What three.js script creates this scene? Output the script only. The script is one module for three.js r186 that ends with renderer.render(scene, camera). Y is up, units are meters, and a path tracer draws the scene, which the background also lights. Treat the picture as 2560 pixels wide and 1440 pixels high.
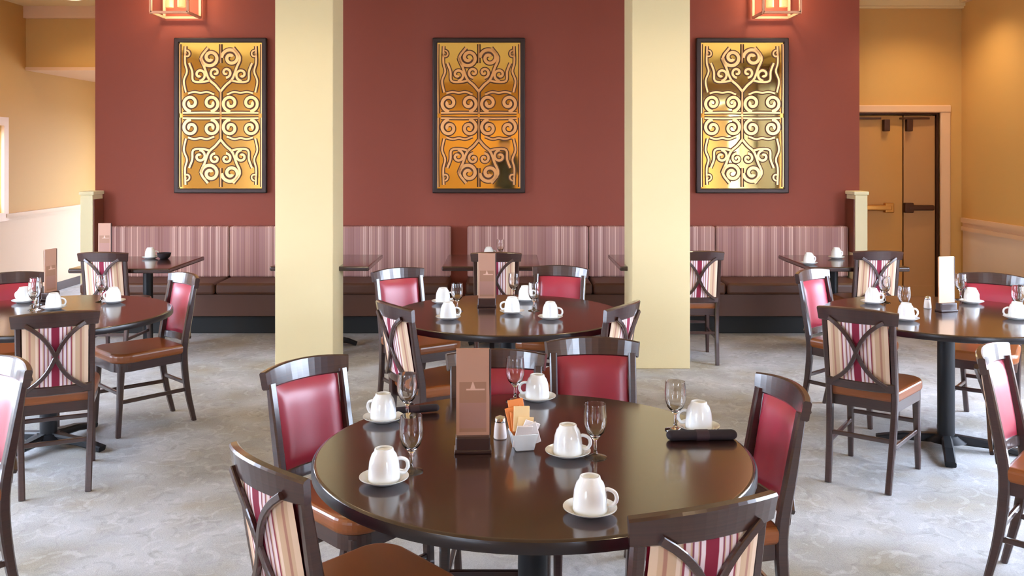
import * as THREE from 'three';
import { mergeGeometries } from 'three/addons/utils/BufferGeometryUtils.js';
import { RoundedBoxGeometry } from 'three/addons/geometries/RoundedBoxGeometry.js';
import { MarchingCubes } from 'three/addons/objects/MarchingCubes.js';

// ---------------------------------------------------------------- camera, sky, exposure
const scene = new THREE.Scene();
const EYE = 1.65;
const camera = new THREE.PerspectiveCamera(34.766, 2560 / 1440, 0.02, 200);
camera.position.set(0, EYE, 0);
camera.lookAt(0, EYE, -10);
camera.setViewOffset(2560, 1440, 20, 342, 2560, 1440);      // shifted lens: level camera, horizon high in the frame
const renderer = new THREE.WebGLRenderer({ antialias: true });
renderer.toneMapping = THREE.LinearToneMapping;
renderer.toneMappingExposure = 0.84;
renderer.shadowMap.enabled = true;
{
  const w = 64, h = 32, data = new Float32Array(w * h * 4);   // bright overcast sky
  for (let j = 0; j < h; j++) {
    const up = Math.sin(((j + 0.5) / h - 0.5) * Math.PI), t = Math.max(0, up);
    for (let i = 0; i < w; i++) {
      const o = (j * w + i) * 4, k = up < 0 ? 0.75 : 0.9 + 0.25 * t;
      data[o] = 0.82 * k; data[o + 1] = 0.96 * k; data[o + 2] = 1.2 * k; data[o + 3] = 1;
    }
  }
  const sky = new THREE.DataTexture(data, w, h, THREE.RGBAFormat, THREE.FloatType);
  sky.mapping = THREE.EquirectangularReflectionMapping; sky.magFilter = THREE.LinearFilter; sky.needsUpdate = true;
  scene.background = sky; scene.backgroundIntensity = 30.0;
}
const LAMP = 0.6;                                            // scale of the warm lamps

// ---------------------------------------------------------------- helpers
let seed = 7;
const rnd = () => { seed = (seed * 1664525 + 1013904223) >>> 0; return seed / 4294967296; };
const used = {};
const numbered = (n) => { const k = used[n] = (used[n] ?? -1) + 1; return k ? n + '_' + String(k).padStart(3, '0') : n; };
const V = (x, y, z) => new THREE.Vector3(x, y, z);
const lin = (r, g, b) => new THREE.Color().setRGB(r / 255, g / 255, b / 255, THREE.SRGBColorSpace);
function prep(g) { g = g.index ? g.toNonIndexed() : g; for (const k of Object.keys(g.attributes)) if (!['position', 'normal', 'uv'].includes(k)) g.deleteAttribute(k); g.morphAttributes = {}; g.clearGroups(); return g; }
const merge = (l) => (l.length === 1 ? l[0] : mergeGeometries(l.map(prep)));
function metric(g, s = 1) {                                  // uv in metres from the dominant axis
  g = g.index ? g.toNonIndexed() : g;
  const p = g.attributes.position, n = g.attributes.normal, uv = new Float32Array(p.count * 2);
  for (let i = 0; i < p.count; i++) {
    const a = Math.abs(n.getX(i)), b = Math.abs(n.getY(i)), c = Math.abs(n.getZ(i));
    let u, v;
    if (b >= a && b >= c) { u = p.getX(i); v = p.getZ(i); } else if (a >= c) { u = p.getZ(i); v = p.getY(i); } else { u = p.getX(i); v = p.getY(i); }
    uv[2 * i] = u * s; uv[2 * i + 1] = v * s;
  }
  g.setAttribute('uv', new THREE.BufferAttribute(uv, 2));
  return g;
}
const box = (w, h, d, x = 0, y = 0, z = 0) => metric(new THREE.BoxGeometry(w, h, d).translate(x, y, z));
const rbox = (w, h, d, r, x = 0, y = 0, z = 0, seg = 2) => metric(new RoundedBoxGeometry(w, h, d, seg, Math.min(r, w / 2.01, h / 2.01, d / 2.01)).translate(x, y, z));
const span = (x0, x1, y0, y1, z0, z1) => box(x1 - x0, y1 - y0, z1 - z0, (x0 + x1) / 2, (y0 + y1) / 2, (z0 + z1) / 2);
const lathe = (pts, seg = 32) => new THREE.LatheGeometry(pts.map(([r, y]) => new THREE.Vector2(r, y)), seg);
const smooth = (pts, n) => new THREE.CatmullRomCurve3(pts.map((p) => V(...p))).getPoints(n);
// a bar of rectangular section along a path; "up" gives the direction of its height; w and h may be functions of t
function bar(pts, w, h, up, chamfer = 0.2) {
  const W = typeof w === 'function' ? w : () => w, H = typeof h === 'function' ? h : () => h;
  const n = pts.length, P = [], rings = [];
  for (let i = 0; i < n; i++) {
    const t = pts[Math.min(i + 1, n - 1)].clone().sub(pts[Math.max(i - 1, 0)]).normalize();
    const s = t.clone().cross(up).normalize(), u = s.clone().cross(t).normalize(), a = W(i / (n - 1)) / 2, b = H(i / (n - 1)) / 2, c = Math.min(a, b) * chamfer * 2;
    rings.push([[a - c, b], [-a + c, b], [-a, b - c], [-a, -b + c], [-a + c, -b], [a - c, -b], [a, -b + c], [a, b - c]].map(([x, y]) => pts[i].clone().addScaledVector(s, x).addScaledVector(u, y)));
  }
  const tri = (a, b, c) => P.push(a.x, a.y, a.z, b.x, b.y, b.z, c.x, c.y, c.z);
  for (let i = 0; i < n - 1; i++) for (let k = 0; k < 8; k++) {
    const a = rings[i][k], b = rings[i][(k + 1) % 8], c = rings[i + 1][(k + 1) % 8], d = rings[i + 1][k];
    tri(a, c, b); tri(a, d, c);
  }
  for (let k = 1; k < 7; k++) { tri(rings[0][0], rings[0][k], rings[0][k + 1]); tri(rings[n - 1][0], rings[n - 1][k + 1], rings[n - 1][k]); }
  const g = new THREE.BufferGeometry();
  g.setAttribute('position', new THREE.Float32BufferAttribute(P, 3));
  g.computeVertexNormals();
  return metric(g);
}
// a sheet f(u, v) -> Vector3, u and v 0..1, with uv 0..1
function sheet(f, nu, nv, flip = false) {
  const P = [], U = [], I = [];
  for (let j = 0; j <= nv; j++) for (let i = 0; i <= nu; i++) { const p = f(i / nu, j / nv); P.push(p.x, p.y, p.z); U.push(i / nu, j / nv); }
  for (let j = 0; j < nv; j++) for (let i = 0; i < nu; i++) { const a = j * (nu + 1) + i, b = a + 1, c = a + nu + 1, d = c + 1; flip ? I.push(a, c, b, b, c, d) : I.push(a, b, c, b, d, c); }
  const g = new THREE.BufferGeometry();
  g.setAttribute('position', new THREE.Float32BufferAttribute(P, 3)); g.setAttribute('uv', new THREE.Float32BufferAttribute(U, 2)); g.setIndex(I);
  g.computeVertexNormals();
  return g;
}
function mesh(name, g, m, parent = scene) {
  const o = new THREE.Mesh(Array.isArray(g) ? merge(g) : g, m);
  o.name = parent === scene ? numbered(name) : name; o.castShadow = o.receiveShadow = true; parent.add(o);
  return o;
}
const tag = (o, label, category, group) => { o.userData = { label, category }; if (group) o.userData.group = group; return o; };
const struct = (name, g, m, parent = scene) => { const o = mesh(name, g, m, parent); if (parent === scene) o.userData.kind = 'structure'; return o; };
function thing(name, label, category, x, y, d, turn = 0, group) {      // d: distance from the camera plane
  const o = new THREE.Group(); o.name = numbered(name); o.position.set(x, y, -d); o.rotation.y = turn; scene.add(o);
  return tag(o, label, category, group);
}
function copy(src, label, x, y, d, turn, group) {
  const o = src.clone(); o.name = numbered(src.name); o.position.set(x, y, -d); o.rotation.set(0, turn ?? 0, 0); scene.add(o);
  return tag(o, label, src.userData.category, group ?? src.userData.group);
}

// ---------------------------------------------------------------- textures and materials
function canvasTexture(w, h, draw, rep) {
  const c = document.createElement('canvas'); c.width = w; c.height = h; draw(c.getContext('2d'), w, h);
  const t = new THREE.CanvasTexture(c); t.colorSpace = THREE.SRGBColorSpace; t.wrapS = t.wrapT = THREE.RepeatWrapping;
  if (rep) t.repeat.set(...rep);
  return t;
}
const css = (r, g, b, a = 1) => `rgba(${r | 0},${g | 0},${b | 0},${a})`;
const woodTex = (base, vary, rep) => canvasTexture(256, 256, (x, w, h) => {
  x.fillStyle = css(...base); x.fillRect(0, 0, w, h);
  for (let i = 0; i < 420; i++) {
    const k = (rnd() - 0.5) * 2 * vary, y = rnd() * h;
    x.strokeStyle = css(base[0] + k, base[1] + k * 0.7, base[2] + k * 0.6, 0.35); x.lineWidth = 0.5 + rnd() * 2;
    x.beginPath(); x.moveTo(0, y); x.bezierCurveTo(w * 0.3, y + (rnd() - 0.5) * 9, w * 0.7, y + (rnd() - 0.5) * 9, w, y); x.stroke();
  }
}, rep);
const carpet = canvasTexture(2048, 2048, (x, w, h) => {
  x.fillStyle = css(162, 162, 164); x.fillRect(0, 0, w, h);
  for (let i = 0; i < 900; i++) {                             // broad blotches
    const r = 20 + rnd() * 110, k = rnd(), px = rnd() * w, py = rnd() * h;
    const c = k < 0.4 ? [186, 186, 190] : k < 0.7 ? [132, 129, 124] : [146, 134, 112];
    for (const ox of [-w, 0, w]) for (const oy of [-h, 0, h]) {
      if (px + ox < -r || px + ox > w + r || py + oy < -r || py + oy > h + r) continue;
      const g = x.createRadialGradient(px + ox, py + oy, 0, px + ox, py + oy, r);
      g.addColorStop(0, css(...c, 0.32)); g.addColorStop(1, css(...c, 0)); x.fillStyle = g; x.fillRect(px + ox - r, py + oy - r, 2 * r, 2 * r);
    }
  }
  x.lineCap = 'round';
  for (let i = 0; i < 2600; i++) {                            // woven scrolls
    const px = rnd() * w, py = rnd() * h, r = 10 + rnd() * 44, a = rnd() * 6.28, k = rnd();
    const c = k < 0.5 ? [206, 206, 212] : k < 0.8 ? [122, 119, 113] : [140, 137, 142];
    x.strokeStyle = css(...c, 0.2); x.lineWidth = 4 + rnd() * 12;
    for (const ox of [-w, 0, w]) for (const oy of [-h, 0, h]) {
      if (px + ox < -60 || px + ox > w + 60 || py + oy < -60 || py + oy > h + 60) continue;
      x.beginPath(); x.arc(px + ox, py + oy, r, a, a + 0.7 + (i % 7) * 0.22); x.stroke();
    }
  }
  const d = x.getImageData(0, 0, w, h);
  for (let i = 0; i < d.data.length; i += 4) { const k = (rnd() - 0.5) * 30; d.data[i] += k; d.data[i + 1] += k; d.data[i + 2] += k; }
  x.putImageData(d, 0, 0);
}, [1 / 3.4, 1 / 3.4]);
const chairStripe = canvasTexture(256, 32, (x, w, h) => {
  x.fillStyle = css(196, 164, 134); x.fillRect(0, 0, w, h);
  const s = (a, b, c) => { x.fillStyle = css(...c); x.fillRect(a * w, 0, (b - a) * w, h); };
  for (const m of [0, 1]) {
    const q = (a, b, c) => (m ? s(1 - b, 1 - a, c) : s(a, b, c));
    q(0.0, 0.06, [214, 186, 160]); q(0.10, 0.13, [168, 122, 104]); q(0.20, 0.235, [222, 198, 178]);
    q(0.25, 0.27, [140, 60, 72]); q(0.27, 0.31, [226, 206, 208]); q(0.325, 0.34, [130, 70, 86]); q(0.34, 0.375, [222, 204, 212]);
    q(0.385, 0.40, [130, 60, 80]); q(0.40, 0.44, [224, 206, 212]); q(0.44, 0.5, [128, 22, 52]);
  }
});
const benchStripe = canvasTexture(512, 16, (x, w, h) => {
  x.fillStyle = css(168, 126, 118); x.fillRect(0, 0, w, h);
  for (let i = 0; i < 64; i++) {
    const k = rnd(), c = k < 0.32 ? [230, 200, 186] : k < 0.55 ? [146, 102, 98] : k < 0.8 ? [180, 138, 128] : [160, 116, 114];
    x.fillStyle = css(...c); x.fillRect(i * 8 + 1, 0, k < 0.36 ? 3 : 5, h);
  }
}, [1 / 0.9, 1]);
const menuTex = canvasTexture(128, 384, (x, w, h) => {
  x.fillStyle = css(186, 140, 118); x.fillRect(0, 0, w, h);
  x.fillStyle = css(160, 116, 92); x.fillRect(12, 14, w - 24, h - 28);
  x.fillStyle = css(168, 122, 112, 0.8); x.fillRect(12, h * 0.62, w - 24, h * 0.3);
  x.fillStyle = css(214, 172, 154); x.beginPath(); x.moveTo(w * 0.5, h * 0.36); x.lineTo(w * 0.58, h * 0.455); x.lineTo(w * 0.42, h * 0.455); x.fill();
  x.fillRect(w * 0.3, h * 0.455, w * 0.56, h * 0.018);
});
const plaster = canvasTexture(256, 256, (x, w, h) => {
  const d = x.createImageData(w, h);
  for (let i = 0; i < d.data.length; i += 4) { const k = 128 + (rnd() - 0.5) * 90; d.data[i] = d.data[i + 1] = d.data[i + 2] = k; d.data[i + 3] = 255; }
  x.putImageData(d, 0, 0);
}, [1.6, 1.6]);
plaster.colorSpace = THREE.NoColorSpace;

const std = (c, roughness = 0.8, more = {}) => new THREE.MeshPhysicalMaterial({ color: Array.isArray(c) ? lin(...c) : c, roughness, ...more });
const paint = (c) => std(c, 0.75, { bumpMap: plaster, bumpScale: 0.0006 });
const M = {
  red: paint([138, 66, 50]), ochre: paint([204, 156, 86]), cream: paint([212, 194, 150]), ceiling: paint([226, 196, 140]),
  wainscot: paint([222, 190, 158]), trim: std([222, 178, 138], 0.5), postCream: std([232, 222, 180], 0.6),
  floor: new THREE.MeshStandardMaterial({ map: carpet, roughness: 0.95, bumpMap: carpet, bumpScale: 0.004 }),
  wood: std([255, 255, 255], 0.34, { map: woodTex([52, 26, 22], 14, [3, 3]), clearcoat: 1, clearcoatRoughness: 0.14 }),
  table: std([255, 255, 255], 0.2, { map: woodTex([48, 27, 23], 10, [1.2, 1.2]), clearcoat: 0.8, clearcoatRoughness: 0.12 }),
  tableEdge: std([30, 22, 24], 0.3), metal: std([22, 23, 27], 0.45, { metalness: 0.3 }),
  vinyl: std([168, 34, 62], 0.4, { clearcoat: 0.7, clearcoatRoughness: 0.32 }), seat: std([136, 74, 32], 0.32, { clearcoat: 0.3, clearcoatRoughness: 0.25 }),
  stripe: std([255, 255, 255], 0.85, { map: chairStripe }), bench: std([255, 255, 255], 0.85, { map: benchStripe }),
  benchSeat: std([84, 50, 34], 0.45), benchKick: std([16, 16, 16], 0.7), benchWood: std([112, 58, 40], 0.5),
  china: std([246, 250, 252], 0.16, { clearcoat: 0.5, clearcoatRoughness: 0.05 }),
  glass: std([255, 255, 255], 0.02, { transmission: 1, thickness: 0.01, ior: 1.5 }), pane: std([255, 255, 255], 0.0, { transmission: 1, thickness: 0, ior: 1.45 }),
  mirror: std([255, 226, 146], 0.04, { metalness: 1 }), scroll: std([236, 182, 122], 0.3, { metalness: 1 }), scrollEdge: std([92, 52, 18], 0.55),
  bronze: std([52, 36, 32], 0.4, { metalness: 0.4 }), menu: std([255, 255, 255], 0.4, { map: menuTex }), menuWood: std([58, 36, 34], 0.35, { clearcoat: 0.3 }),
  napkin: std([34, 22, 28], 0.85), steel: std([200, 202, 206], 0.2, { metalness: 1 }), amber: std([226, 134, 62], 0.5), packet: std([240, 232, 230], 0.6), peach: std([240, 206, 150], 0.55),
  door: std([192, 136, 62], 0.5), doorFar: std([180, 128, 74], 0.45), brass: std([196, 140, 70], 0.3, { metalness: 0.8 }), darkBrass: std([78, 46, 30], 0.4, { metalness: 0.6 }),
  lantern: std([226, 168, 136], 0.35, { metalness: 0.2 }), lanternGlass: std([255, 255, 255], 0.05, { transmission: 1, thickness: 0 }),
  glow: std([255, 226, 170], 0.6, { emissive: lin(255, 190, 110), emissiveIntensity: 0.75 }),
  canGlow: std([255, 236, 200], 0.6, { emissive: lin(255, 214, 150), emissiveIntensity: 3 }),
  white: std([238, 236, 230], 0.5), pavement: std([150, 148, 142], 0.95),
};

// ---------------------------------------------------------------- the room
const XL = -5.3, XR = 4.6, HC = 3.25, ZR = 8.8;                // side walls, ceiling, distance of the red wall
struct('floor', metric(new THREE.BoxGeometry(10.5, 0.1, 17.2).translate(-0.35, -0.05, -4.4)), M.floor);
struct('ground', box(60, 0.1, 60, 0, -0.18, -4), M.pavement);
struct('ceiling', span(XL - 0.2, XR + 0.2, HC, HC + 0.15, -12.7, 4.2), M.ceiling);
// a wall with openings: pieces between holes, given in the wall's own (along, up) coordinates
function wallWith(name, along, axis, from, to, thick, holes, m, upTo = HC, y0 = 0) {
  const list = [], put = (a0, a1, b0, b1) => { if (a1 - a0 > 1e-4 && b1 - b0 > 1e-4) list.push(axis === 'z' ? span(along - (thick < 0 ? -thick : 0), along + (thick > 0 ? thick : 0), b0, b1, a0, a1) : span(a0, a1, b0, b1, along - (thick < 0 ? -thick : 0), along + (thick > 0 ? thick : 0))); };
  let a = from;
  for (const [h0, h1, b0, b1] of [...holes].sort((p, q) => p[0] - q[0])) { put(a, h0, y0, upTo); put(h0, h1, y0, b0); put(h0, h1, b1, upTo); a = h1; }
  put(a, to, y0, upTo);
  return struct(name, list, m);
}
const winY = [0.45, 2.85];
const leftWin = [[-4.2, -2.5], [-6.3, -4.6]], rightWin = [[-4.0, -2.35], [-6.1, -4.4]], backWin = [[-5.0, -3.4], [2.9, 4.3]];
wallWith('wall_left', XL, 'z', -12.5, 4, -0.2, [...leftWin.map((w) => [...w, ...winY]), [-9.7, -8.75, 1.0, 1.92]], M.ochre);
wallWith('wall_right', XR, 'z', -9.45, 4, 0.2, rightWin.map((w) => [...w, ...winY]), M.ochre);
wallWith('wall_rear', 4, 'x', XL - 0.2, XR + 0.2, 0.2, backWin.map((w) => [...w, 0.5, 2.85]), M.ochre);
wallWith('wall_corridor', -12.5, 'x', XL - 0.2, -0.5, -0.2, [[-4.7, -3.0, 0.2, 2.1]], M.ochre);
struct('wall_red', span(-3.91, 3.4, 0, HC, -ZR - 0.25, -ZR), M.red);
struct('wall_corridor_side', span(-0.6, -0.4, 0, HC, -12.5, -ZR - 0.25), M.ochre);
// bulkhead over the corridor, with its pale soffit edge
struct('bulkhead', span(XL, -0.6, 2.58, HC, -12.5, -10.2), M.ochre);
struct('trim_1', [span(XL, -2.6, 2.545, 2.58, -12.45, -10.18), span(XL, -2.6, 3.12, HC, -10.2, -10.14)], M.trim);
// niche with the double door
const doorX = [2.62, 4.47];
struct('wall_door_back', span(2.2, XR + 0.2, 0, 2.4, -9.53, -9.45), M.ochre);
wallWith('wall_door', -9.25, 'x', 2.3, XR + 0.2, -0.2, [[2.72, 4.38, 0, 2.045]], M.ochre);
struct('trim_2', [span(3.4, XR, 3.1, HC, -9.25, -9.17), span(3.4, XR, 3.08, 3.1, -9.25, -9.2)], M.ceiling);
struct('trim_3', [span(XR - 0.06, XR, 3.13, HC, -9.17, 4)], M.ceiling);
struct('trim_4', [rbox(0.1, 2.1, 0.06, 0.012, 4.43, 1.05, -9.25), rbox(0.1, 2.1, 0.06, 0.012, 2.67, 1.05, -9.25), rbox(1.86, 0.075, 0.07, 0.012, 3.55, 2.075, -9.245)], M.trim);
struct('trim_5', [span(4.36, 4.38, 0, 2.04, -9.36, -9.27), span(2.72, 2.74, 0, 2.04, -9.36, -9.27), span(2.74, 4.36, 2.02, 2.04, -9.36, -9.27)], M.darkBrass);
function doorLeaf(name, x0, x1, m, handleM, hingeRight) {
  const w = x1 - x0, g = new THREE.Group(); g.name = name; g.position.set((x0 + x1) / 2, 0.01, -9.32); scene.add(g); g.userData.kind = 'structure';
  mesh('leaf', [rbox(w - 0.008, 2.0, 0.045, 0.004, 0, 1.0, 0)], m, g);
  mesh('panic_bar', [rbox(w * 0.8, 0.055, 0.05, 0.015, 0, 1.07, 0.06), rbox(0.09, 0.1, 0.06, 0.01, hingeRight * -w * 0.38, 1.07, 0.052)], handleM, g);
  mesh('door_closer', [rbox(0.06, 0.12, 0.06, 0.008, hingeRight * -w * 0.36, 1.9, 0.05), rbox(0.3, 0.02, 0.02, 0.004, hingeRight * -w * 0.2, 1.97, 0.06)], M.darkBrass, g);
  mesh('kick_plate', rbox(w * 0.86, 0.24, 0.006, 0.002, 0, 0.16, 0.026), handleM === M.brass ? M.brass : M.doorFar, g);
}
doorLeaf('door_1', 2.745, 4.03, M.door, M.brass, -1);
struct('trim_8', span(4.0, 4.065, 0.005, 2.02, -9.352, -9.344), M.darkBrass);
doorLeaf('door_2', 4.035, 4.36, M.doorFar, M.darkBrass, 1);
// wainscot and chair rails on both side walls
struct('trim_6', [span(XL, XL + 0.035, 0.945, 0.985, -12.5, -9.75), span(XL, XL + 0.02, 0.91, 0.945, -12.5, -9.75)], M.wainscot);
struct('wainscot_1', span(XL, XL + 0.012, 0.1, 0.91, -12.5, -8.5), M.wainscot);
struct('trim_7', [span(XR - 0.035, XR, 0.94, 0.985, -9.2, -6.2), span(XR - 0.016, XR, 0.9, 0.94, -9.2, -6.2), span(XR - 0.03, XR, 0.86, 0.9, -9.2, -6.2)], M.trim);
struct('wainscot_2', span(XR - 0.012, XR, 0.1, 0.86, -9.2, -6.2), M.wainscot);
struct('baseboard_left', span(XL, XL + 0.02, 0, 0.1, -12.5, 4), M.wood);
struct('baseboard_right', span(XR - 0.02, XR, 0, 0.1, -9.2, 4), M.wood);
struct('baseboard_corridor', span(XL + 0.02, -2.6, 0, 0.1, -12.5, -12.48), M.wood);
// windows: frame, mullions and panes
let winN = 0;
function windowAt(axis, at, a0, a1, b0, b1, n, inward) {
  const g = new THREE.Group(); g.name = 'window_' + ++winN; g.userData.kind = 'structure'; scene.add(g);
  const w = a1 - a0, h = b1 - b0, f = 0.06, put = (gm) => gm;
  g.position.set(axis === 'z' ? at : (a0 + a1) / 2, (b0 + b1) / 2, axis === 'z' ? (a0 + a1) / 2 : at); g.rotation.y = axis === 'z' ? Math.PI / 2 : 0;
  const bars = [box(w, f, 0.08, 0, h / 2 - f / 2, 0), box(w, f, 0.08, 0, -h / 2 + f / 2, 0), box(f, h, 0.08, -w / 2 + f / 2, 0, 0), box(f, h, 0.08, w / 2 - f / 2, 0, 0)];
  for (let i = 1; i < n; i++) bars.push(box(0.04, h, 0.06, -w / 2 + (w * i) / n, 0, 0));
  mesh('window_frame', bars, M.white, g);
  for (let i = 0; i < n; i++) mesh('pane', put(box(w / n - 0.05, h - 0.1, 0.006, -w / 2 + (w * (i + 0.5)) / n, 0, 0)), M.pane, g);
  const e = 0.09, s = inward;
  mesh('casing', [box(w + 2 * e, e, 0.03, 0, h / 2 + e / 2, s * 0.115), box(w + 2 * e, e, 0.03, 0, -h / 2 - e / 2, s * 0.115), box(e, h, 0.03, -w / 2 - e / 2, 0, s * 0.115), box(e, h, 0.03, w / 2 + e / 2, 0, s * 0.115)], M.trim, g);
}
for (const [a, b] of leftWin) windowAt('z', XL - 0.1, a, b, ...winY, 2, 1);
windowAt('z', XL - 0.1, -9.7, -8.75, 1.0, 1.92, 1, 1);
for (const [a, b] of rightWin) windowAt('z', XR + 0.1, a, b, ...winY, 2, -1);
for (const [a, b] of backWin) windowAt('x', 4.1, a, b, 0.5, 2.85, 1, -1);
windowAt('x', -12.6, -4.7, -3.0, 0.2, 2.1, 2, 1);

// dark wood wall unit and cornice behind the camera, met in the mirror by the double door
{
  const t = thing('wall_cabinet', 'tall dark wood cabinet with four doors on the window side, reflected in a mirror', 'cabinet', XR - 0.19, 0, 1.25, -Math.PI / 2);
  mesh('carcass', rbox(1.9, 3.1, 0.36, 0.01, 0, 1.55, 0), M.wood, t);
  for (const i of [-1, 1]) for (const [y, h] of [[0.55, 0.9], [2.05, 1.9]]) { const d = mesh('door', [rbox(0.9, h, 0.02, 0.005, i * 0.46, y, 0.19), rbox(0.7, h - 0.2, 0.012, 0.005, i * 0.46, y, 0.202)], M.wood, t); mesh('handle', rbox(0.015, 0.12, 0.02, 0.005, i * 0.06, y, 0.21), M.brass, d); }
}
struct('trim_9', span(XR - 0.12, XR, 2.62, HC, -0.28, 3.98), M.wood);
// two square columns
for (const [x, l] of [[-1.515, 'pale cream square column behind the pink chair'], [1.19, 'pale cream square column behind the empty end of the round table']])
  tag(mesh('column', rbox(0.44, HC, 0.44, 0.006, x, HC / 2, -7.19), M.cream), l, 'column');
// stub walls at the bench ends
for (const [x, l] of [[-3.89, 'short cream topped stub wall at the corridor end of the bench'], [3.33, 'short cream topped stub wall beside the double door']]) {
  const t = thing('stub_wall', l, 'stub wall', x, 0, 8.68);
  mesh('post', rbox(0.115, 1.24, 0.22, 0.006, 0, 0.62, 0), M.postCream, t);
  mesh('cap', rbox(0.14, 0.035, 0.235, 0.008, 0, 1.2575, 0), M.postCream, t);
  mesh('side_panel', rbox(0.012, 0.5, 0.2, 0.003, x < 0 ? 0.0635 : -0.0635, 0.95, 0), M.benchWood, t);
}

// ---------------------------------------------------------------- banquette benches
function bench(label, edges) {
  const x0 = edges[0], x1 = edges[edges.length - 1], t = thing('banquette_bench', label, 'bench', (x0 + x1) / 2, 0, ZR - 0.005), c = (x0 + x1) / 2;
  mesh('kick_base', rbox(x1 - x0 - 0.02, 0.16, 0.44, 0.004, 0, 0.08, 0.24), M.benchKick, t);
  mesh('seat_box', rbox(x1 - x0, 0.2, 0.5, 0.006, 0, 0.26, 0.25), M.benchSeat, t);
  for (let i = 0; i < edges.length - 1; i++) {
    const w = edges[i + 1] - edges[i], m = (edges[i] + edges[i + 1]) / 2 - c;
    mesh('seat_cushion', rbox(w - 0.008, 0.105, 0.53, 0.03, m, 0.41, 0.27, 3), M.benchSeat, t);
    mesh('back_panel', rbox(w - 0.008, 0.48, 0.1, 0.02, m, 0.7, 0.055, 3).rotateX(0).translate(0, 0, 0), M.bench, t);
  }
  return t;
}
bench('striped banquette bench along the red wall, ending at the corridor', [-3.82, -2.6, -1.55, -0.5]);
bench('striped banquette bench along the red wall, ending at the double door', [-0.35, 0.8, 2.0, 3.26]);

// ---------------------------------------------------------------- mirrors with scrollwork
const strip = (pts, thick) => [bar(pts, thick, 0.008, V(0, 0, 1)), bar(pts, thick + 0.019, 0.005, V(0, 0, 1))];
function spiral(r, turns, cw, a0, thick) {                     // flat scroll strip lying on the glass, z forward
  const pts = [];
  for (let i = 0; i <= 40; i++) { const t = i / 40, a = a0 + cw * t * turns * 2 * Math.PI, q = r * (1 - 0.8 * t); pts.push(V(q * Math.cos(a), q * Math.sin(a), 0)); }
  return strip(pts, thick);
}
const curl = (pts, thick, n = 16) => strip(smooth(pts.map((p) => [...p, 0]), n), thick);
const scrollParts = [];
for (const sx of [-1, 1]) for (const sy of [-1, 1]) {
  const at = ([g, rim], x, y) => ({ g, rim, x, y });
  const cw = sx * sy;
  scrollParts.push(at(spiral(0.078, 1.35, -cw, sy > 0 ? -Math.PI / 2 : Math.PI / 2, 0.03), sx * 0.093, sy * 0.118));
  scrollParts.push(at(spiral(0.078, 1.35, cw, sy > 0 ? -Math.PI / 2 : Math.PI / 2, 0.03), sx * 0.283, sy * 0.118));
  scrollParts.push(at(spiral(0.088, 1.4, -cw, sy > 0 ? Math.PI : Math.PI, 0.032), sx * 0.098, sy * 0.55));
  scrollParts.push(at(spiral(0.05, 1.1, cw, sy > 0 ? -Math.PI / 2 : Math.PI / 2, 0.024), sx * 0.052, sy * 0.41));
  scrollParts.push(at(spiral(0.06, 1.1, -cw, sy > 0 ? -Math.PI / 2 : Math.PI / 2, 0.024), sx * 0.2, sy * 0.39));
  const c = (pts, t) => scrollParts.push(at(curl(pts.map(([x, y]) => [sx * x, sy * y]), t * 1.3), 0, 0));
  c([[0.0, 0.23], [0.05, 0.29], [0.11, 0.345], [0.15, 0.45], [0.185, 0.55], [0.12, 0.645]], 0.018);
  c([[0.0, 0.23], [0.0, 0.16], [0.0, 0.05], [0, 0.012]], 0.014);
  c([[0.01, 0.025], [0.15, 0.028], [0.36, 0.025]], 0.014);
  c([[0.1, 0.335], [0.17, 0.32], [0.26, 0.33], [0.27, 0.42], [0.3, 0.5]], 0.016);
  c([[0.335, 0.66], [0.338, 0.5], [0.32, 0.42], [0.35, 0.33], [0.33, 0.22]], 0.014);
  scrollParts.push(at(spiral(0.036, 1.0, cw, sy > 0 ? Math.PI / 2 : -Math.PI / 2, 0.016), sx * 0.325, sy * 0.585));
  c([[0.06, 0.2], [0.13, 0.225], [0.19, 0.215], [0.25, 0.225], [0.31, 0.21]], 0.014);
  c([[0.0, 0.68], [0.0, 0.6], [0.0, 0.5]], 0.012);
  c([[0.39, 0.68], [0.392, 0.45], [0.388, 0.02]], 0.01);
}
function wallMirror(label, x) {
  const t = thing('wall_mirror', label, 'mirror', x, 1.99, ZR), w = 0.88, h = 1.48, f = 0.045;
  mesh('backing', rbox(w - 0.01, h - 0.01, 0.02, 0.004, 0, 0, 0.012), M.bronze, t);
  mesh('frame', [rbox(w, f, 0.05, 0.01, 0, h / 2 - f / 2, 0.03), rbox(w, f, 0.05, 0.01, 0, -h / 2 + f / 2, 0.03), rbox(f, h, 0.05, 0.01, -w / 2 + f / 2, 0, 0.03), rbox(f, h, 0.05, 0.01, w / 2 - f / 2, 0, 0.03)], M.bronze, t);
  const glass = mesh('mirror_glass', box(w - 2 * f + 0.01, h - 2 * f + 0.01, 0.006, 0, 0, 0.026), M.mirror, t);
  scrollParts.forEach((s) => {
    const o = mesh('scroll', s.g, M.scroll, t); o.position.set(s.x, s.y, 0.034);
    const e = mesh('scroll_rim', s.rim, M.scrollEdge, o); e.position.z = -0.0025;
  });
  return t;
}
const mirror0 = wallMirror('dark framed mirror with golden scrollwork between the two columns', -0.24);
copy(mirror0, 'dark framed mirror with golden scrollwork nearest the corridor', -2.7, 1.99, ZR, 0);
copy(mirror0, 'dark framed mirror with golden scrollwork nearest the double door', 2.27, 1.99, ZR, 0);

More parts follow.
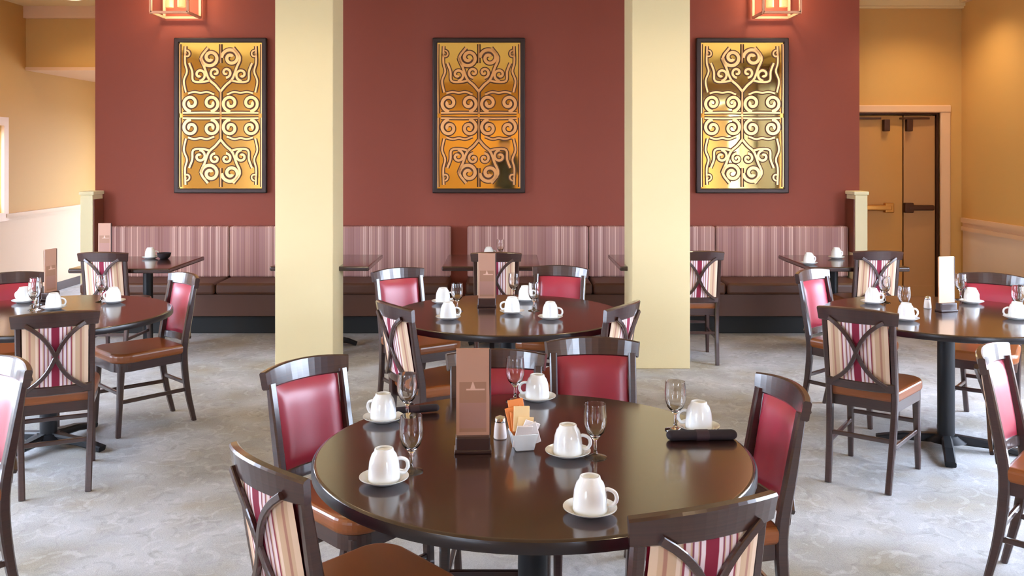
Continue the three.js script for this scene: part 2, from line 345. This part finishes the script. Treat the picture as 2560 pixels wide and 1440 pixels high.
// ---------------------------------------------------------------- cube lanterns under the ceiling
function lantern(label, x, d) {
  const s = 0.34, y = 3.09, t = thing('cube_lantern', label, 'lamp', x, y, d), b = 0.022, a = s / 2;
  const rods = [];
  for (const i of [-1, 1]) for (const j of [-1, 1]) rods.push(box(b, s, b, i * a, 0, j * a), box(s, b, b, 0, i * a, j * a), box(b, b, s, i * a, j * a, 0));
  mesh('frame', rods, M.lantern, t);
  mesh('mount', [rbox(0.14, 0.02, 0.14, 0.005, 0, a - 0.02, 0), box(s, b, b, 0, a, 0)], M.lantern, t);
  for (const [px, pz] of [[-0.06, 0], [0.06, 0.02]]) {
    const c = mesh('lamp_shade', new THREE.CylinderGeometry(0.036, 0.036, 0.2, 20, 1, false).translate(px, 0.0, pz), M.glow, t);
    const l = new THREE.PointLight(new THREE.Color(1, 0.76, 0.5), 0.7 * LAMP); l.name = 'lantern_bulb'; l.position.set(px, -0.01, pz); l.castShadow = true; l.shadow.radius = 1.5; t.add(l);
  }
}
lantern('open cube lantern with glowing pale tubes above the corridor end mirror', -3.06, 8.58);
lantern('open cube lantern with glowing pale tubes above the mirror beside the double door', 2.54, 8.58);
// recessed downlights in the ceiling
function downlight(x, d, power, label) {
  const t = thing('recessed_downlight', label, 'lamp', x, HC, d);
  mesh('ring', new THREE.TorusGeometry(0.085, 0.012, 8, 28).rotateX(Math.PI / 2).translate(0, -0.006, 0), M.white, t);
  mesh('lens', new THREE.CylinderGeometry(0.078, 0.078, 0.012, 28).translate(0, -0.008, 0), M.canGlow, t);
  const l = new THREE.SpotLight(new THREE.Color(1, 0.78, 0.5), power * LAMP, 0, 1.15, 0.6); l.name = 'downlight_beam'; l.position.set(0, -0.03, 0); l.target.position.set(0, -2, 0); l.castShadow = true; l.shadow.radius = 4; t.add(l, l.target);
}
downlight(4.0, 8.5, 14, 'round recessed ceiling light before the double door');
downlight(-4.5, 9.6, 6, 'round recessed ceiling light over the corridor mouth');
downlight(-1.5, 6.0, 10, 'round recessed ceiling light before the column behind the pink chair');
downlight(1.2, 6.0, 10, 'round recessed ceiling light before the column by the empty table end');
downlight(-0.9, -3.1, 26, 'round recessed ceiling light by the rear wall, the first');
downlight(0.6, -3.1, 26, 'round recessed ceiling light by the rear wall, the second');
downlight(-2.4, 0.5, 16, 'round recessed ceiling light over the window end of the room');
downlight(2.0, 0.5, 16, 'round recessed ceiling light over the middle of the window end');

// ---------------------------------------------------------------- chairs
function makeChair(label) {
  const t = thing('dining_chair', label, 'chair', 0, 0, 0);
  const K = 0.92;
  const recline = (y) => -0.205 - 0.075 * Math.pow(Math.max(0, y - 0.44) / 0.45, 1.1);
  const bow = (x) => -0.04 * (1 - (x / 0.188) * (x / 0.188));
  for (const s of [-1, 1]) {
    mesh('leg', bar([V(s * K * 0.185, 0, 0.2), V(s * K * 0.18, 0.41, 0.18)], (q) => 0.026 + 0.012 * q, (q) => 0.026 + 0.012 * q, V(0, 0, 1)), M.wood, t);
    mesh('leg', bar(smooth([[s * K * 0.155, 0, -0.275], [s * K * 0.163, 0.22, -0.225], [s * K * 0.17, 0.44, -0.205], [s * K * 0.172, 0.66, -0.24], [s * K * 0.174, 0.83, recline(0.83)]], 16), 0.03, (q) => 0.026 + 0.014 * Math.sin(Math.PI * q), V(0, 0, 1)), M.wood, t);
    mesh('stretcher', bar([V(s * K * 0.157, 0.2, -0.23), V(s * K * 0.182, 0.2, 0.19)], 0.016, 0.022, V(0, 1, 0)), M.wood, t);
  }
  mesh('stretcher', bar([V(-0.166, 0.25, 0.188), V(0.166, 0.25, 0.188)], 0.016, 0.022, V(0, 1, 0)), M.wood, t);
  mesh('stretcher', bar([V(-0.145, 0.24, -0.222), V(0.145, 0.24, -0.222)], 0.016, 0.022, V(0, 1, 0)), M.wood, t);
  // seat frame and upholstered seat
  const seatShape = (f) => { const q = new THREE.Shape(), fw = 0.2 * f, rw = 0.165 * f; q.moveTo(-rw, 0.2 * f); q.lineTo(rw, 0.2 * f); q.lineTo(fw, -0.14 * f); q.quadraticCurveTo(fw, -0.21 * f, fw - 0.07, -0.225 * f); q.lineTo(-fw + 0.07, -0.225 * f); q.quadraticCurveTo(-fw, -0.21 * f, -fw, -0.14 * f); q.closePath(); return q; };
  mesh('seat_frame', metric(new THREE.ExtrudeGeometry(seatShape(0.97), { depth: 0.05, bevelEnabled: false, curveSegments: 8 }).rotateX(-Math.PI / 2).scale(1, 1, 1).translate(0, 0.375, 0)), M.wood, t);
  mesh('seat', metric(new THREE.ExtrudeGeometry(seatShape(0.93), { depth: 0.018, bevelEnabled: true, bevelThickness: 0.02, bevelSize: 0.018, bevelSegments: 4, curveSegments: 8 }).rotateX(-Math.PI / 2).translate(0, 0.442, 0)), M.seat, t);
  // back: crest, lower rail, cushion, fabric, crossed splats
  const up = V(0, 1, -0.18).normalize(), row = (y, half, n) => Array.from({ length: n + 1 }, (_, i) => { const x = -half + (2 * half * i) / n; return V(x, y, recline(y) + bow(x)); });
  const crest = row(0.85, 0.188, 14); for (const p of crest) p.y -= 0.008 * Math.pow(p.x / 0.2, 2);
  mesh('crest_rail', bar(crest, 0.026, (q) => 0.076 - 0.012 * Math.pow(2 * q - 1, 2), up), M.wood, t);
  mesh('lower_rail', bar(row(0.5, 0.156, 8), 0.022, 0.045, V(0, 1, -0.1)), M.wood, t);
  const y0 = 0.518, y1 = 0.818, half = 0.143;
  const edge = (u) => Math.pow(Math.abs(2 * u - 1), 6);
  const at = (u, v, off) => { const x = -half + 2 * half * u, y = y0 + (y1 - y0) * v; return V(x, y, recline(y) + bow(x) + off); };
  const puff = (u, v) => 0.006 + 0.024 * (1 - edge(u)) * (1 - edge(v));
  mesh('back_cushion', sheet((u, v) => at(u, v, puff(u, v)), 14, 14), M.vinyl, t);
  mesh('fabric_panel', [sheet((u, v) => at(u, v, -0.005 - 0.006 * (1 - edge(u)) * (1 - edge(v))), 14, 8, true)], M.stripe, t);
  const splat = (s) => { const p = []; for (let i = 0; i <= 16; i++) { const q = (i / 16) * 2 - 1, x = s * 0.13 * (0.5 * q + 0.5 * q * q * q) , y = (y0 + y1) / 2 + q * 0.16; p.push(V(x, y, recline(y) + bow(x) - 0.02)); } return p; };
  for (const s of [-1, 1]) mesh('cross_splat', bar(splat(s), 0.02, 0.014, V(0, 0, 1)), M.wood, t);
  return t;
}
// [crest x, crest distance, facing x, facing distance, label]
const chairs = [
  [-0.596, 2.31, 0.743, 0.668, 'dark wood chair with a glossy curved crest near the lone front cup'],
  [0.44, 2.02, -0.394, 0.919, 'dark wood chair with its striped back close to us, below the handled cup'],
  [-0.725, 3.37, 0.76, -0.65, 'chair with a glossy pink back before the column, at the round table'],
  [0.92, 3.04, -0.985, -0.13, 'dark red backed chair at the round table beside the rolled napkin'],
  [0.36, 3.75, 0, -1, 'red backed chair at the far side of the round table behind a cup'],
  [-0.03, 3.52, 0, -1, 'shaded chair behind the menu card of the big round table'],
  [-0.554, 4.64, 0.83, 0.56, 'cross backed chair with striped fabric just behind the goblet and pink chair'],
  [0.6, 4.64, -0.84, 0.54, 'cross backed chair against the base of the column by the empty table end'],
  [-0.69, 6.0, 0.57, -0.82, 'pinkish red backed chair behind the two cups of the middle table'],
  [0.374, 6.12, -0.3, -0.95, 'chair with a dull red back and pale glint behind the middle table'],
  [-3.05, 7.0, 0, 1, 'cross backed chair facing the bench before the small menu at the corridor end'],
  [-0.06, 6.99, 0, 1, 'cross backed chair facing the bench, right behind the middle table menu'],
  [1.5, 7.08, 0, 1, 'cross backed chair facing the bench, half hidden by the column'],
  [2.885, 7.1, 0, 1, 'cross backed chair facing the bench in front of the double door'],
  [-2.145, 4.4, -0.42, 0.9, 'tan striped cross backed chair in front of the cup crowded wainscot table'],
  [-2.0, 5.75, -0.7, -0.7, 'chair with bright pink back and brown seat between wainscot table and bench'],
  [-3.1, 5.79, 0.6, -0.8, 'maroon backed chair partly out of view beyond the table by the white wainscot'],
  [-1.83, 3.38, -0.62, -0.78, 'pink backed chair at the picture edge, before the tan striped cross backed chair'],
  [1.99, 5.94, 0.65, -0.75, 'small pink backed chair turned towards the table with the peach menu'],
  [1.728, 4.5, 0.6, 0.8, 'cross backed chair showing its shiny orange brown seat at the peach menu table'],
  [1.91, 3.59, 0.75, -0.66, 'pale pink backed chair at the picture edge, before the peach menu table'],
  [3.05, 5.75, -0.6, -0.8, 'maroon backed chair behind the white cups of the peach menu table'],
];
let chair0;
chairs.forEach(([cx, cd, fx, fd, label], i) => {
  const k = Math.hypot(fx, fd), ux = fx / k, ud = fd / k, x = cx + ux * 0.28, d = cd + ud * 0.28, turn = Math.atan2(ux, -ud);
  if (!i) { chair0 = makeChair(label); chair0.position.set(x, 0, -d); chair0.rotation.y = turn; } else copy(chair0, label, x, 0, d, turn);
});

// ---------------------------------------------------------------- tables
const TOP = 0.745;
function pedestal(t, reach, post, spin = Math.PI / 4, back = 0) {
  mesh('pedestal_post', [new THREE.CylinderGeometry(post, post, 0.66, 24).translate(0, 0.36, 0), new THREE.CylinderGeometry(0.06, 0.11, 0.03, 24).translate(0, 0.06, 0)], M.metal, t);
  for (let k = 0; k < 4; k++) mesh('foot', bar([V(0.03, 0.055, 0), V(reach * 0.6, 0.045, 0), V(reach, 0.018, 0)].map((p) => p.applyAxisAngle(V(0, 1, 0), spin + k * Math.PI / 2)), back ? 0.042 : 0.055, (q) => 0.05 - 0.02 * q, V(0, 1, 0)), M.metal, t);
  for (const o of t.children) if (o.name !== 'tabletop' && o.name !== 'edge_band') o.position.z -= back;
  mesh('mounting_plate', [box(0.5, 0.018, 0.06, 0, TOP - 0.045, 0), box(0.06, 0.018, 0.5, 0, TOP - 0.046, 0)], M.metal, t);
}
function roundTable(label, x, d, turn) {
  const t = thing('round_table', label, 'table', x, 0, d, turn), R = 0.655;
  const top = lathe([[0.0001, TOP - 0.036], [R - 0.012, TOP - 0.036], [R - 0.003, TOP - 0.032], [R, TOP - 0.022], [R, TOP - 0.012], [R - 0.004, TOP - 0.003], [R - 0.012, TOP], [0.0001, TOP]], 96);
  mesh('tabletop', metric(top), M.table, t);
  mesh('edge_band', lathe([[R - 0.004, TOP - 0.034], [R + 0.003, TOP - 0.032], [R + 0.003, TOP - 0.008], [R - 0.002, TOP - 0.005]], 96), M.tableEdge, t);
  pedestal(t, 0.36, 0.045);
  return t;
}
const rt = roundTable('large round dark table set with white cups, the closest one', 0.087, 2.79, 0.95);
copy(rt, 'round dark table in the middle between the two columns, with a standing menu', 0.02, 0, 5.16, Math.PI / 4);
copy(rt, 'round dark table beside the white wainscot, crowded with cups', -2.55, 0, 5.15, 0.5);
copy(rt, 'round dark table with the peach menu before the double door', 2.46, 0, 5.12, 0.4);
function benchTable(label, x0, x1, d0, d1) {
  const t = thing('bench_table', label, 'table', (x0 + x1) / 2, 0, (d0 + d1) / 2), w = x1 - x0, dd = d1 - d0;
  mesh('tabletop', rbox(w, 0.036, dd, 0.012, 0, TOP - 0.018, 0), M.table, t);
  pedestal(t, 0.2, 0.04, 0, 0.17);
  return t;
}
const bt = benchTable('rectangular table at the bench with the menu near the corridor stub wall', -3.36, -2.58, 7.08, 7.93);
copy(bt, 'rectangular table at the bench partly behind the column with the pink chair', -1.45, 0, 7.64, 0);
copy(bt, 'rectangular table at the bench behind the cross backed chair under the middle mirror', -0.1, 0, 7.64, 0);
copy(bt, 'rectangular table at the bench hidden behind the column and its half hidden chair', 1.3, 0, 7.64, 0);
copy(bt, 'rectangular table at the bench carrying two white cups near the double door', 2.78, 0, 7.6, 0);

// ---------------------------------------------------------------- things on the tables
const saucerGeo = lathe([[0.0001, 0.004], [0.03, 0.004], [0.034, 0], [0.038, 0.001], [0.053, 0.008], [0.068, 0.016], [0.0675, 0.0185], [0.052, 0.012], [0.046, 0.0068], [0.0001, 0.007]], 40);
const cupGeo = lathe([[0.0405, 0], [0.043, 0.0], [0.0435, 0.006], [0.0425, 0.03], [0.04, 0.052], [0.034, 0.07], [0.027, 0.079], [0.0255, 0.086], [0.021, 0.087], [0.02, 0.081], [0.0001, 0.081], [0.0001, 0.076], [0.026, 0.072], [0.037, 0.05], [0.04, 0.028], [0.0405, 0]], 40);
const handleGeo = new THREE.TubeGeometry(new THREE.CatmullRomCurve3([V(0.039, 0.018, 0), V(0.056, 0.016, 0), V(0.066, 0.03, 0), V(0.062, 0.047, 0), V(0.045, 0.055, 0), V(0.034, 0.052, 0)]), 24, 0.0052, 8);
let cup0, saucer0;
function cup(x, d, turn, what) {
  const sl = 'white saucer of the cup ' + what, cl = 'upside down white cup ' + what;
  if (!saucer0) { saucer0 = tag(mesh('saucer', saucerGeo, M.china), sl, 'saucer'); saucer0.position.set(x, TOP, -d); } else copy(saucer0, sl, x, TOP, d, 0);
  if (!cup0) { cup0 = thing('coffee_cup', cl, 'cup', x, TOP + 0.0072, d, turn); mesh('cup_body', cupGeo, M.china, cup0); mesh('handle', handleGeo, M.china, cup0); } else copy(cup0, cl, x, TOP + 0.0072, d, turn);
}
const gobletGeo = lathe([[0.0001, 0], [0.033, 0], [0.034, 0.002], [0.02, 0.006], [0.006, 0.012], [0.0045, 0.03], [0.0045, 0.05], [0.012, 0.06], [0.026, 0.076], [0.0335, 0.1], [0.034, 0.125], [0.031, 0.158], [0.0298, 0.158], [0.0325, 0.125], [0.032, 0.1], [0.0245, 0.078], [0.01, 0.064], [0.0001, 0.06]], 40);
let goblet0;
function goblet(x, d, label) {
  if (!goblet0) { goblet0 = tag(mesh('goblet', gobletGeo, M.glass), label, 'glass'); goblet0.position.set(x, TOP, -d); } else copy(goblet0, label, x, TOP, d, 0);
}
let menu0;
function menu(x, d, turn, label, m = M.menu) {
  const t = menu0 && m === M.menu ? copy(menu0, label, x, TOP, d, turn) : thing('table_menu', label, 'menu', x, TOP, d, turn);
  if (t.children.length) return t;
  mesh('holder', [rbox(0.104, 0.05, 0.05, 0.006, 0, 0.025, 0), rbox(0.112, 0.012, 0.058, 0.004, 0, 0.006, 0)], M.menuWood, t);
  const g = sheet((u, v) => V(-0.05 + 0.1 * u, 0.05 + 0.255 * v, 0.0045 - 0.004 * v), 2, 4), b = sheet((u, v) => V(0.05 - 0.1 * u, 0.05 + 0.255 * v, -0.0045 - 0.004 * v), 2, 4);
  mesh('card', [rbox(0.1, 0.265, 0.007, 0.002, 0, 0.178, -0.0015), g, b], m, t);
  mesh('back_strip', rbox(0.006, 0.26, 0.014, 0.002, 0.052, 0.178, -0.004), M.menuWood, t);
  menu0 = menu0 ?? t;
  return t;
}
// the big round table
cup(-0.405, 3.085, 2.6, 'before the pink backed chair');
cup(-0.328, 2.515, 0.3, 'on its own at the front edge beside a goblet');
cup(0.19, 2.735, -0.1, 'between the sugar caddy and the closest cup');
cup(0.215, 2.3, -0.15, 'closest to us with its round handle showing');
cup(0.121, 3.345, 2.9, 'before the red backed chair of the big round table');
cup(0.632, 2.985, 2.9, 'behind the dark rolled napkin');
goblet(-0.262, 2.6, 'stemmed goblet beside the lone cup at the front edge');
goblet(-0.325, 3.09, 'stemmed goblet beside the cup before the pink backed chair');
goblet(0.556, 2.985, 'stemmed goblet beside the cup behind the rolled napkin');
goblet(0.04, 3.33, 'stemmed goblet touching the cup before the red backed chair');
goblet(0.27, 2.72, 'stemmed goblet half behind the cup next to the sugar caddy');
menu(-0.094, 2.775, 0.05, 'tall tan menu card in a dark holder on the big round table');
{
  const g = new THREE.CapsuleGeometry(0.017, 0.19, 6, 14).rotateZ(Math.PI / 2).scale(1, 0.9, 1.25);
  const t = thing('rolled_napkin', 'dark rolled napkin lying before the cup at the empty table end', 'napkin', 0.62, TOP + 0.0155, 2.885, 0.05);
  mesh('cloth', g, M.napkin, t); mesh('band', new THREE.CylinderGeometry(0.0178, 0.0178, 0.04, 20, 1, true).rotateZ(Math.PI / 2).scale(1, 0.92, 1.26), std([52, 30, 38], 0.7), t);
  const n2 = copy(t, 'small dark rolled napkin behind the goblet by the pink backed chair', -0.31, TOP + 0.0155, 3.17, 0.3); n2.scale.setScalar(0.8);
}
{
  const t = thing('sugar_caddy', 'white sugar caddy stuffed with amber and white packets', 'sugar caddy', 0.058, TOP, 2.8, 0.2);
  mesh('bowl', new THREE.LatheGeometry([[0.0001, 0.003], [0.036, 0], [0.04, 0.004], [0.047, 0.03], [0.055, 0.052], [0.052, 0.053], [0.044, 0.032], [0.037, 0.008], [0.0001, 0.008]].map(([r, y]) => new THREE.Vector2(r, y)), 4), M.china, t).rotation.y = Math.PI / 4;
  const pk = rbox(0.05, 0.075, 0.006, 0.002);
  [[-0.02, 0.085, -0.022, -0.25, 0.2, 'amber'], [-0.012, 0.105, -0.03, -0.3, 0.12, 'amber'], [-0.01, 0.075, -0.012, -0.2, 0.1, 'amber'], [-0.004, 0.09, -0.004, -0.15, -0.05, 'peach'], [0.004, 0.06, 0.008, -0.1, -0.12, 'peach'], [0.012, 0.052, 0.018, 0.15, -0.4, 'packet'], [0.018, 0.05, 0.026, 0.3, 0.3, 'packet'], [-0.008, 0.046, 0.03, 0.35, -0.15, 'packet']].forEach(([x, y, z, rx, rz, c]) => {
    const o = mesh('sugar_packet', pk, M[c], t); o.position.set(x, y, z); o.rotation.set(rx, 0.1, rz);
  });
}
function shaker(x, d, label) {
  const t = thing('salt_shaker', label, 'shaker', x, TOP, d);
  mesh('jar', lathe([[0.0001, 0], [0.019, 0], [0.021, 0.004], [0.019, 0.03], [0.016, 0.052], [0.0001, 0.052]], 24), M.packet, t);
  mesh('lid', lathe([[0.0165, 0.052], [0.0175, 0.056], [0.015, 0.068], [0.0001, 0.073]], 24), M.steel, t);
  return t;
}
shaker(-0.012, 2.9, 'small white salt shaker between the tan menu card and the amber packets');
// the middle table
cup(-0.363, 5.47, 0.4, 'behind its twin by the pinkish red chair');
cup(-0.3, 4.95, 0.2, 'before its twin by the pinkish red chair');
cup(0.045, 5.13, 2.9, 'beside the middle table menu');
cup(0.13, 5.55, 0.2, 'behind the one beside the middle table menu');
cup(0.25, 4.96, -0.3, 'alone at the middle table edge by the dull red chair');
goblet(-0.265, 5.2, 'stemmed goblet beside the two cups by the pinkish red chair');
goblet(0.17, 5.22, 'stemmed goblet beside the lone cup of the middle table');
goblet(0.06, 5.63, 'stemmed goblet at the back of the middle table');
menu(-0.1, 5.36, 0.0, 'orange tan menu card standing on the middle table');
// table by the wainscot
cup(-2.33, 5.49, 2.9, 'nearest the pink chair on the wainscot table');
cup(-2.87, 5.5, 2.8, 'beside the maroon chair on the wainscot table');
cup(-2.58, 5.27, 0.1, 'in the middle of the wainscot table');
goblet(-2.42, 5.53, 'stemmed goblet beside the wainscot table cup nearest the pink chair');
goblet(-2.76, 5.42, 'pinkish stemmed goblet between the cups of the wainscot table');
goblet(-2.68, 5.25, 'stemmed goblet in the middle of the wainscot table');
menu(-2.76, 5.6, 1.35, 'menu card seen edge on, standing on the wainscot table');
// table before the double door
cup(2.186, 5.46, 0.0, 'on the peach menu table before the double door chair');
cup(2.15, 4.92, 0.1, 'at the front edge of the peach menu table');
cup(2.78, 5.47, 0.5, 'just beside the peach menu');
cup(2.76, 4.95, 2.9, 'at the picture edge on the peach menu table');
goblet(2.275, 5.5, 'stemmed goblet by the cup before the chair at the double door');
goblet(2.21, 5.08, 'stemmed goblet behind the front edge cup of the peach menu table');
goblet(2.78, 5.6, 'stemmed goblet behind the cup beside the peach menu');
goblet(2.85, 5.1, 'stemmed goblet behind the cup at the picture edge');
shaker(2.44, 5.3, 'small white salt shaker beside the peach menu');
menu(2.5, 5.2, 0.25, 'peach coloured menu card standing before the door frame', std([232, 186, 146], 0.5));
// bench tables
cup(-2.98, 7.75, 0.5, 'on the bench table near the corridor');
menu(-3.3, 7.6, 0.1, 'brown menu card on the bench table beside the corridor stub wall');
tag(mesh('bread_dish', lathe([[0.0001, 0], [0.03, 0], [0.05, 0.02], [0.058, 0.05], [0.054, 0.05], [0.045, 0.022], [0.0001, 0.006]], 32), M.napkin), 'small black bowl beside the cup on the bench table near the corridor', 'bowl').position.set(-2.86, TOP, -7.74);
cup(-0.13, 7.8, 0.4, 'on the bench table below the middle mirror');
goblet(-0.03, 7.78, 'stemmed goblet on the bench table below the middle mirror');
cup(2.44, 7.36, 0.4, 'lower one on the double door bench table');
cup(2.8, 7.75, 0.4, 'higher one on the double door bench table');

// ---------------------------------------------------------------- the photographer, seen in the middle mirror
{
  const bones = [                                             // a, b, radius at a, radius at b (metres, before placing; faces -z)
    [[0, 1.0, 0.02], [0, 1.16, 0.02], 0.155, 0.15], [[0, 1.16, 0.02], [0, 1.42, 0.02], 0.15, 0.165], [[-0.15, 1.5, 0.02], [0.15, 1.5, 0.02], 0.085, 0.085], [[0, 1.5, 0.02], [0, 1.64, 0], 0.062, 0.056],
    [[0, 1.73, -0.01], [0, 1.8, 0], 0.09, 0.1], [[0, 1.67, -0.045], [0, 1.7, -0.05], 0.045, 0.05], [[0, 1.72, -0.1], [0, 1.735, -0.105], 0.012, 0.01],
    [[-0.1, 1.0, 0.02], [-0.12, 0.53, 0.0], 0.105, 0.066], [[-0.12, 0.53, 0.0], [-0.13, 0.1, 0.03], 0.066, 0.045], [[-0.13, 0.06, 0.04], [-0.14, 0.045, -0.15], 0.048, 0.04],
    [[0.1, 1.0, 0.02], [0.12, 0.53, 0.0], 0.105, 0.066], [[0.12, 0.53, 0.0], [0.13, 0.1, 0.03], 0.066, 0.045], [[0.13, 0.06, 0.04], [0.14, 0.045, -0.15], 0.048, 0.04],
    [[-0.2, 1.5, 0.02], [-0.27, 1.26, -0.06], 0.062, 0.052], [[-0.27, 1.26, -0.06], [-0.1, 1.5, -0.29], 0.052, 0.034], [[0.2, 1.5, 0.02], [0.27, 1.26, -0.06], 0.062, 0.052], [[0.27, 1.26, -0.06], [0.1, 1.5, -0.29], 0.052, 0.034],
    [[-0.095, 1.76, 0.0], [-0.102, 1.79, 0.01], 0.014, 0.016], [[0.095, 1.76, 0.0], [0.102, 1.79, 0.01], 0.014, 0.016],
  ];
  const hands = [];
  for (const s of [-1, 1]) {
    hands.push([[s * 0.1, 1.5, -0.29], [s * 0.098, 1.56, -0.335], 0.034, 0.03], [[s * 0.1, 1.56, -0.325], [s * 0.1, 1.62, -0.335], 0.024, 0.022]);
    for (let k = 0; k < 4; k++) { const y = 1.575 + k * 0.021; hands.push([[s * 0.105, y, -0.335], [s * 0.1, y + 0.005, -0.372], 0.0095, 0.009], [[s * 0.1, y + 0.005, -0.372], [s * (0.062 + 0.004 * k), y + 0.008, -0.374], 0.009, 0.0078]); }
    hands.push([[s * 0.094, 1.565, -0.32], [s * 0.072, 1.6, -0.326], 0.0115, 0.0105], [[s * 0.072, 1.6, -0.326], [s * 0.045, 1.625, -0.328], 0.0105, 0.0085]);
  }
  const dist = (px, py, pz, b) => { const [a, c, r0, r1] = b, vx = c[0] - a[0], vy = c[1] - a[1], vz = c[2] - a[2], l = vx * vx + vy * vy + vz * vz, t = Math.min(1, Math.max(0, ((px - a[0]) * vx + (py - a[1]) * vy + (pz - a[2]) * vz) / l)); return Math.hypot(px - a[0] - t * vx, py - a[1] - t * vy, pz - a[2] - t * vz) - (r0 + (r1 - r0) * t); };
  function surface(list, cx, cy, cz, size, res, k) {
    const mc = new MarchingCubes(res, M.napkin, false, false, 160000), n = res, half = n / 2;
    for (let z = 0; z < n; z++) for (let y = 0; y < n; y++) for (let x = 0; x < n; x++) {
      const px = cx + ((x - half) / half) * size, py = cy + ((y - half) / half) * size, pz = cz + ((z - half) / half) * size;
      let e = 0, best = 9;
      for (const b of list) { const q = dist(px, py, pz, b); if (q < best) best = q; if (q < 0.2) e += Math.exp(-q / k); }
      mc.field[x + y * n + z * n * n] = -(e > 0 ? -k * Math.log(e) : best);
    }
    mc.isolation = 0; mc.update();
    const g = new THREE.BufferGeometry(), pos = mc.positionArray.slice(0, mc.count * 3), nor = mc.normalArray.slice(0, mc.count * 3);
    for (let i = 0; i < pos.length; i += 3) { pos[i] = cx + pos[i] * size; pos[i + 1] = cy + pos[i + 1] * size; pos[i + 2] = cz + pos[i + 2] * size; }
    g.setAttribute('position', new THREE.BufferAttribute(pos, 3)); g.setAttribute('normal', new THREE.BufferAttribute(nor, 3));
    return g;
  }
  const body = mergeGeometries([surface(bones, 0, 0.95, -0.05, 1.0, 120, 0.012), surface(hands, 0, 1.58, -0.33, 0.16, 76, 0.003)]);
  const p = body.attributes.position, col = new Float32Array(p.count * 3);
  for (let i = 0; i < p.count; i++) {
    const x = p.getX(i), y = p.getY(i), z = p.getZ(i), head = y > 1.585 && Math.abs(x) < 0.13 && z > -0.2, hand = z < -0.285 && y > 1.48;
    const c = head || hand ? [0.5, 0.27, 0.18] : y < 0.1 ? [0.01, 0.01, 0.01] : y < 1.0 ? [0.012, 0.014, 0.022] : [0.014, 0.015, 0.02];
    col.set(c, 3 * i);
  }
  body.setAttribute('color', new THREE.BufferAttribute(col, 3));
  const t = thing('person', 'person in dark clothes holding up a phone, reflected in the middle mirror', 'person', 0.01, 0, -0.42, 0);
  mesh('body', body, new THREE.MeshStandardMaterial({ vertexColors: true, roughness: 0.8 }), t);
  mesh('hair', new THREE.SphereGeometry(0.112, 24, 14, 0, Math.PI * 2, 0, Math.PI * 0.56).rotateX(0.35).scale(0.98, 1.06, 1.08).translate(0, 1.805, 0.012), std([24, 18, 16], 0.7), t);
  const ph = thing('phone', 'dark phone held up by the person in the middle mirror', 'phone', 0.01, 1.615, -0.072, 0);
  mesh('phone_case', rbox(0.15, 0.076, 0.009, 0.008, 0, 0, 0), M.metal, ph);
  mesh('lens', new THREE.CylinderGeometry(0.007, 0.007, 0.003, 16).rotateX(Math.PI / 2).translate(-0.055, 0.02, -0.006), M.tableEdge, ph);
}

renderer.render(scene, camera);
